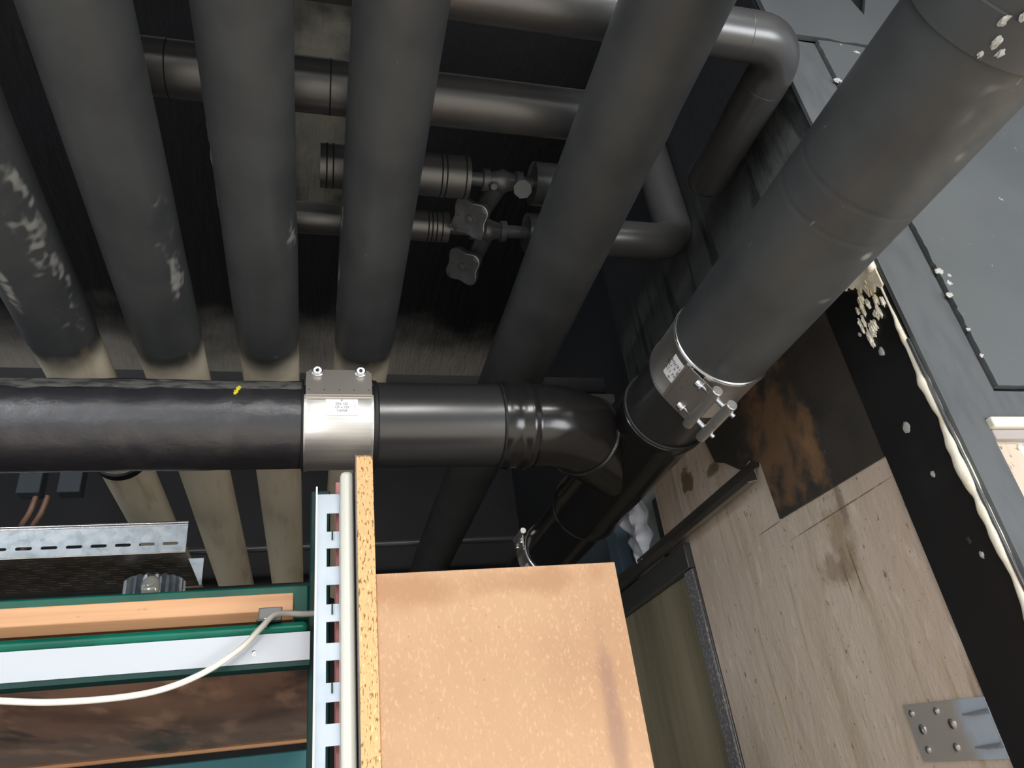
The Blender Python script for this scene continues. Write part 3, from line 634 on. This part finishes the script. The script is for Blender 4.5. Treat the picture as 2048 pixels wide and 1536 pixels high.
# grey sheets on the wall facing the room
def jag(p0, p1, n, amp, sd):
    out = []
    for k in range(n):
        u = k / n; out.append((p0[0] + (p1[0] - p0[0]) * u + amp * noise.noise(V((u * n * .7, sd, 0))), p0[1] + (p1[1] - p0[1]) * u + amp * noise.noise(V((u * n * .7, sd, 7)))))
    return out
fy = lambda y: (lambda u, v, h: V((u, y - h, v)))
big = thing('insulation_sheet', (1.4, .617, .377), 'large grey insulation sheet on the right wall with a ragged glued left edge', 'sheet', 'grey insulation sheets')
q = MB(); q.plate(jag((.80, 1.048), (.80, .377), 90, .004, 1) + jag((.80, .377), (2.6, .377), 60, .003, 2) + [(2.6, .377), (2.6, 1.048)] + jag((2.6, 1.048), (.80, 1.048), 60, .006, 5), [], fy(.6165), .009); q.build('sheet', m_sheet, big, smooth=0)
for i, (x, z, r) in enumerate(((.803, .555, .007), (.808, .535, .006), (.799, .515, .006), (.815, .548, .005), (.80, .945, .008), (.805, .93, .006), (.87, 1.03, .006), (.89, 1.035, .005), (.92, 1.03, .006), (.845, 1.045, .004), (.801, .46, .004), (.80, .42, .004))):
    q = MB(); blob(q, (x, .6085, z), (r * .9, r * .3, r * .7), .5, seed=i * 2.7); q.build('glue_blob', m_glue if i < 12 else m_sheet, big)
up = thing('insulation_sheet', (1.2, .617, 1.05), 'upper grey insulation sheet above the ragged seam, cut to a point by a black gap', 'sheet', 'grey insulation sheets')
q = MB(); q.plate([(.722, 1.054)] + jag((.80, 1.056), (2.6, 1.056), 70, .005, 9) + [(2.6, 1.056), (2.6, 1.348), (1.03, 1.348), (.935, 1.148), (.885, 1.348), (.722, 1.348)], [], fy(.6165), .009); q.build('sheet', m_sheet, up, smooth=0)
q = MB(); q.plate([(.716, -1.6), (.762, -1.6), (.762, .334), (2.6, .334), (2.6, .372), (.797, .372), (.797, 1.046), (.716, 1.046)], [], fy(.6195), .006); q.build('insulation_strip', m_sheet2, None, smooth=0, label='blue-grey insulation strip wrapped on the wall corner between foam bead and large grey sheet', category='strip')
q = MB(); q.box(.763, 2.6, .606, .6235, .320, .3335); o = q.build('trim_1', m_trim, None, kind='structure', bevel=.002)
q = MB(); q.box(.763, 2.6, .612, .6235, .3065, .3198); o = q.build('trim_2', m_trimd, None, kind='structure', bevel=.002)
# crinkled strap bit by the wide pipe
q = MB(); pts = [V((.562, .335, .64)), V((.592, .335, .645)), V((.60, .30, .66)), V((.57, .30, .655))]
for i in range(9):
    for j in range(9):
        a, b = i / 8, j / 8; p = pts[0].lerp(pts[1], a).lerp(pts[3].lerp(pts[2], a), b); q.v.append(p + V((0, 0, .006 * noise.noise(V((a * 4, b * 4, 1))))))
for i in range(8):
    for j in range(8): k = i * 9 + j; q.f.append([k, k + 1, k + 10, k + 9])
o = q.build('pipe_strap', m_steel, None, label='crinkled silver scrap of strap on top of the wide pipe, at the top edge', category='strap'); o.modifiers.new('thick', 'SOLIDIFY').thickness = .006
# hinge plate
hp = thing('hinge_plate', (.719, .79, 0), 'galvanised steel plate with rivets screwed to the concrete at the lower right', 'plate')
m_hinge = mat('zinc_plate', lin(198, 190, 180), .32, .55, layers=[dict(k='axis', a='Y', lo=.79, hi=.76, jit=.03, jsc=30., col=lin(214, 226, 238))], bumps=[dict(s=30., st=.15)])  # bluish white end is a reflection painted into the colour
hl = [(.863, .060), (.7325, .0505), (.7325, -.012), (.861, -.004)]
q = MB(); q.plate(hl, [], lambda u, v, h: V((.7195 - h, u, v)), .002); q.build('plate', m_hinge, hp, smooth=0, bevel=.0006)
for i, (y, z, r) in enumerate(((.852, .049, .004), (.81, .046, .004), (.843, .03, .0055), (.793, .030, .0055), (.846, .008, .004), (.80, .006, .0045))):
    q = MB(); q.lathe((.7180, y, z), (-1, 0, 0), [(0, r), (.0015, r), (.0026, r * .6), (.003, r * .2)], 14); q.build('rivet', m_zinc, hp)
for z in (.036, .002):
    q = MB(); q.tube([(.7168, .772, z + .001), (.7165, .755, z), (.7165, .7335, z)], [.0008, .0026, .003], 10); q.build('rib', m_galv, hp)
# channel along the wall top of the window
pr = [(.719, .469), (.722 - .004, .451), (.705, .444), (.707, .427), (.687, .423)]
q = MB()
def sheetprof(mb, prof, y0, y1, th):
    k = len(prof); a = []
    for i, (x, z) in enumerate(prof):
        p = V(prof[max(i - 1, 0)]); n_ = V(prof[min(i + 1, k - 1)]); d = (n_ - p).normalized(); a.append((x + d.y * th, z - d.x * th))
    loop = list(prof) + a[::-1]; mb.rings([[V((x, y, z)) for x, z in loop] for y in (y0, y1)])
ch = thing('wall_channel', (.70, 1.3, .42), 'long dull grey folded metal channel on the concrete above the window frame', 'channel')
q = MB(); sheetprof(q, pr, .999, 2.4, -.0016); q.build('channel', m_chan, ch, smooth=20)
q = MB(); sheetprof(q, pr, .9965, .9988, -.0022); q.build('cut_end', m_zinc, ch, smooth=0, label='bright cut end')
# window frame below the channel
wf = MB(); wf.box(.706, .735, 1.2925, 2.3, .372, .4215); wf.box(.716, .735, 1.2925, 1.309, -1.6, .372)
win = wf.build('window_1', m_dgrey, None, kind='structure', bevel=.002)
q = MB()
q.plate(jag((1.2935, .370), (1.2935, -1.2), 60, .003, 3) + [(1.328, -1.2), (1.328, .370)], [], lambda u, v, h: V((.7155 - h, u, v)), .004); q.build('gasket', m_rub2, win, smooth=0)
q = MB(); q.box(.7225, .7265, 1.310, 2.3, -1.6, .371); q.build('pane', m_pane, win, smooth=0)
# things on the side wall behind
q = MB(); q.box(.765, .80, 1.40, 1.50, .40, .594); q.build('dark_box', m_box, None, bevel=.003, label='dark grey box on the pale wall behind the white plastic film', category='box')
q = MB(); q.box(.762, .799, 1.735, 1.80, -1.6, .66); q.build('blue_post', m_bluepost, None, bevel=.003, label='blue-grey upright post behind the channel, left of the white plastic film', category='post')
q = MB(); 
for j in range(2): q.box(.757, .765, 1.425 + j * .012, 1.436 + j * .014, .50 - j * .008, .506 - j * .008)
q.build('white_clip', m_label, None, label='tiny white clip on the dark box behind the channel', category='clip')
pf = MB(); nu, nv = 22, 14
for i in range(nu + 1):
    for j in range(nv + 1):
        u, v = i / nu, j / nv; z = .63 - .17 * u; half = (.045 + .02 * math.sin(3 * u) - .032 * u); y = 1.56 - .03 * u + half * (v - .5) * 2 + .01 * noise.noise(V((u * 4, v * 2, 0)))
        x = .735 + .018 * noise.noise(V((u * 5, v * 6, 2))) + .01 * math.sin(v * 9 + u * 3)
        pf.v.append(V((x, y, z)))
for i in range(nu):
    for j in range(nv): k = i * (nv + 1) + j; pf.f.append([k, k + 1, k + nv + 2, k + nv + 1])
o = pf.build('plastic_film', m_poly, None, smooth=60, label='crumpled white plastic film hanging between the black pipe and the channel', category='plastic'); o.modifiers.new('thick', 'SOLIDIFY').thickness = .0015

# ------------------------------------------------------------------ chipboard, slotted upright
q = MB(); q.box(.050, .0702, .85, 1.02, -1.6, .4085); pn = thing('chipboard_divider', (.06, .93, -1.6), 'upright chipboard divider seen edge on beside the cream bar', 'board')
o = q.build('core', m_chipe, pn, smooth=0, bevel=.0008)
q = MB(); q.box(.0488, .0499, .8503, 1.02, -1.6, .4083); q.build('facing', m_dgrey, pn, smooth=0)
q = MB(); q.hexa([(.0704, .8535, -1.6), (.3665, .8535, -1.6), (.3665, .8725, -1.6), (.0704, .8725, -1.6), (.0704, .8535, .2578), (.3665, .8535, .2578), (.3665, .8725, .2578), (.0704, .8725, .2578)])
o = q.build('chipboard_sheet', m_chip, None, smooth=0, bevel=.0008, label='broad chipboard sheet standing at bottom centre, facing the room', category='board')
ur = thing('slotted_upright', (.02, .9, -1.6), 'pale grey slotted steel upright left of the cream bar', 'upright')
zs = [(.351, .327), (.306, .283), (.261, .238), (.218, .194), (.175, .151), (.131, .109), (.087, .065)] + [(.087 - .0437 * k, .065 - .0437 * k) for k in range(1, 36)]
q = MB(); vs_ = sorted([-1.6, .3765] + [z for p in zs for z in p]); q.grid([.0045, .016, .0308, .0313], vs_, lambda u, v: .016 < u < .0308 and any(b < v < a for a, b in zs), lambda u, v, h: V((u, .90 - h, v)), .0018); q.build('web', m_upr, ur, smooth=0)
q = MB(); q.box(.0025, .0045, .880, .902, -1.6, .3795); q.build('flange', m_bar, ur, smooth=0)
for a, b in ((.327, .316), (.238, .226), (.065, .05), (.151, .14)):
    q = MB(); q.box(.0218, .0236, .895, .8978, b, a); q.build('slot_tongue', m_dgreen, ur, smooth=0)
q = MB(); q.box(.0315, .0475, .8695, .9005, -1.6, .3965)
cbar = q.build('cream_bar', m_bar, None, bevel=.006, label='cream rounded metal bar between slotted upright and chipboard divider', category='bar')
q = MB(); q.box(.0275, .0475, .915, .975, -1.6, .400); q.build('red_board', m_pink, None, smooth=0, label='dull red board edge seen through the slots of the pale upright', category='board')
q = MB(); q.box(-.004, .0225, 1.0, 1.05, -1.6, .425); q.build('green_post', m_dgreen, None, bevel=.002, label='dark green rack post just behind the slotted upright', category='post')
# ------------------------------------------------------------------ rack shelf at lower left
q = MB(); q.box(-2.2, -.0045, .97, 1.0, .2255, .2395); 
rb = thing('rack_beam', (-1, .98, .18), 'front dark green rack beam with a pale grey strip along it', 'beam', 'green rack beams')
q.build('beam', m_green, rb, bevel=.006)
q = MB(); q.box(-2.2, -.002, .972, .985, .1925, .226); q.build('facing_strip', m_strip, rb, smooth=0, label='pale grey strip')
q = MB(); q.lathe((-.067, .9725, .2045), (0, -1, 0), [(0, .0036), (.0012, .0034), (.0018, .002)], 14); q.build('screw', m_zinc, rb)
q = MB(); q.box(-2.2, -.002, .9735, 1.0, .1865, .1925); q.build('lower_lip', m_dgreen, rb, smooth=0)
q = MB(); q.rings([[V((x, y, z)) for y, z in ((1.022, .2893), (1.022, .2668), (1.034, .2570), (1.075, .2570), (1.075, .2893))] for x in (-2.2, -.024)]); q.build('plank', m_plank, None, smooth=0, bevel=.0012, label='pale orange wooden plank lying above the front green beam', category='plank')
q = MB(); q.box(-2.2, -.0045, 1.092, 1.13, .27, .3205); q.build('rack_beam', m_green, None, bevel=.003, label='upper green rack beam behind the orange plank', category='beam', group='green rack beams')
q = MB(); q.box(-2.2, -.0045, 1.0, 1.80, .1935, .2115); q.build('rack_shelf', m_brown, None, smooth=0, label='glossy dark brown shelf board seen from below at lower left', category='shelf')
q = MB(); q.box(-2.2, -.0045, 1.801, 1.816, .188, .2115); q.build('shelf_lath', m_plank, None, smooth=0, label='narrow orange lath along the far edge of the brown shelf', category='lath')
q = MB(); q.box(-2.2, -.0045, 1.83, 1.87, .12, .1765); q.build('rack_beam', m_teal, None, bevel=.003, label='teal rear rack beam below the brown shelf at the bottom edge', category='beam', group='green rack beams')
ck = MB(); ck.tube(spline([(.012, .968, .2462), (-.012, .966, .2462), (-.03, .964, .2475), (-.045, .958, .245), (-.06, .955, .229), (-.083, .955, .206), (-.125, .955, .181), (-.177, .955, .1665), (-.253, .955, .1645), (-.327, .955, .172), (-.50, .955, .20)]), .0036, 12)
ck.build('cable', m_cable, None, label='off-white cable drooping from the black clip across the grey strip', category='cable')
cl = thing('cable_clip', (-.05, .97, .2395), 'dark grey cable clip on the front green beam near the upright', 'clip')
q = MB(); q.box(-.066, -.036, .962, .985, .2398, .2425); q.box(-.064, -.036, .974, .978, .2425, .259); q.build('clip_body', m_dgrey, cl, bevel=.001)
q = MB(); q.cyl((-.055, .966, .232), (-.055, .966, .243), .003, n=10); q.build('clip_screw', m_zinc, cl)
q = MB(); q.box(-2.2, .02, 1.92, 1.98, .50, .57); q.build('back_bar', m_black, None, bevel=.004, label='dark grey horizontal bar behind the beige pipes, above the upper green beam', category='bar')
# cable tray
ty = thing('cable_tray', (-1.0, 1.63, .522), 'galvanised perforated cable tray seen from below at left', 'tray')
x1 = -.243; q = MB(); hs = []; x = x1 - .018
while x > -1.5: hs.append(slot(x - .011, .541, .0285, .0062)); x -= .0425
q.plate([(-1.6, .5235), (x1, .5235), (x1, .585), (-1.6, .585)], hs, lambda u, v, h: V((u, 1.52 + h, v)), .0016)
q.plate([(-1.6, .5235), (x1 + .004, .5235), (x1 + .004, .585), (-1.6, .585)], [], lambda u, v, h: V((u, 1.75 - h, v)), .0016); q.build('side_rail', m_galv, ty, smooth=0)
q = MB(); q.tube([(-1.6, 1.5205, .5835), (x1, 1.5205, .5835)], .0032, 10); q.tube([(-1.6, 1.5215, .579), (x1, 1.5215, .579)], .0022, 10); q.build('rolled_edge', m_zinc, ty)
q = MB(); us_ = [-1.6, -.95]; k = 0
xs_ = []; x = x1 - .006
while x > -.95: xs_ += [x, x - .0215]; x -= .0215
us_ = sorted(set([-1.6, x1] + xs_)); ys_ = [1.521]
for r in range(14): ys_ += [1.5315 + r * .0152, 1.5339 + r * .0152]
ys_.append(1.7485)
def isslot(u, v):
    r = (v - 1.5315) / .0152; c = (x1 - .006 - u) / .0215
    if r < 0 or r % 1 > .16 or c < 0 or u < -.95 or r > 13.5: return False
    return (int(c) + int(r) // 2) % 2 == 0
q.grid(us_, ys_, isslot, lambda u, v, h: V((u, v, .522 + h)), .0016); q.build('perforated_floor', m_galvb, ty, smooth=0)
# finned metal piece under the tray
fl = thing('ribbed_lamp', (-.31, 1.6, .43), 'silver ribbed round metal housing just below the perforated tray', 'lamp')
q = MB(); c = V((-.31, 1.62, 0)); ringp = []; n = 72
for z, s in ((.43, .9), (.44, 1), (.494, 1), (.50, .86), (.501, .4)):
    ringp.append([c + V((math.cos(2 * math.pi * k / n), math.sin(2 * math.pi * k / n), 0)) * (.058 if (k % 4) < 2 or s < .5 else .045) * s + V((0, 0, z)) for k in range(n)])
q.rings(ringp); q.build('housing', m_galv, fl, smooth=25)
q = MB(); blob(q, (-.305, 1.553, .468), (.018, .010, .02), .1, seed=3); q.build('lens', m_lamp, fl)
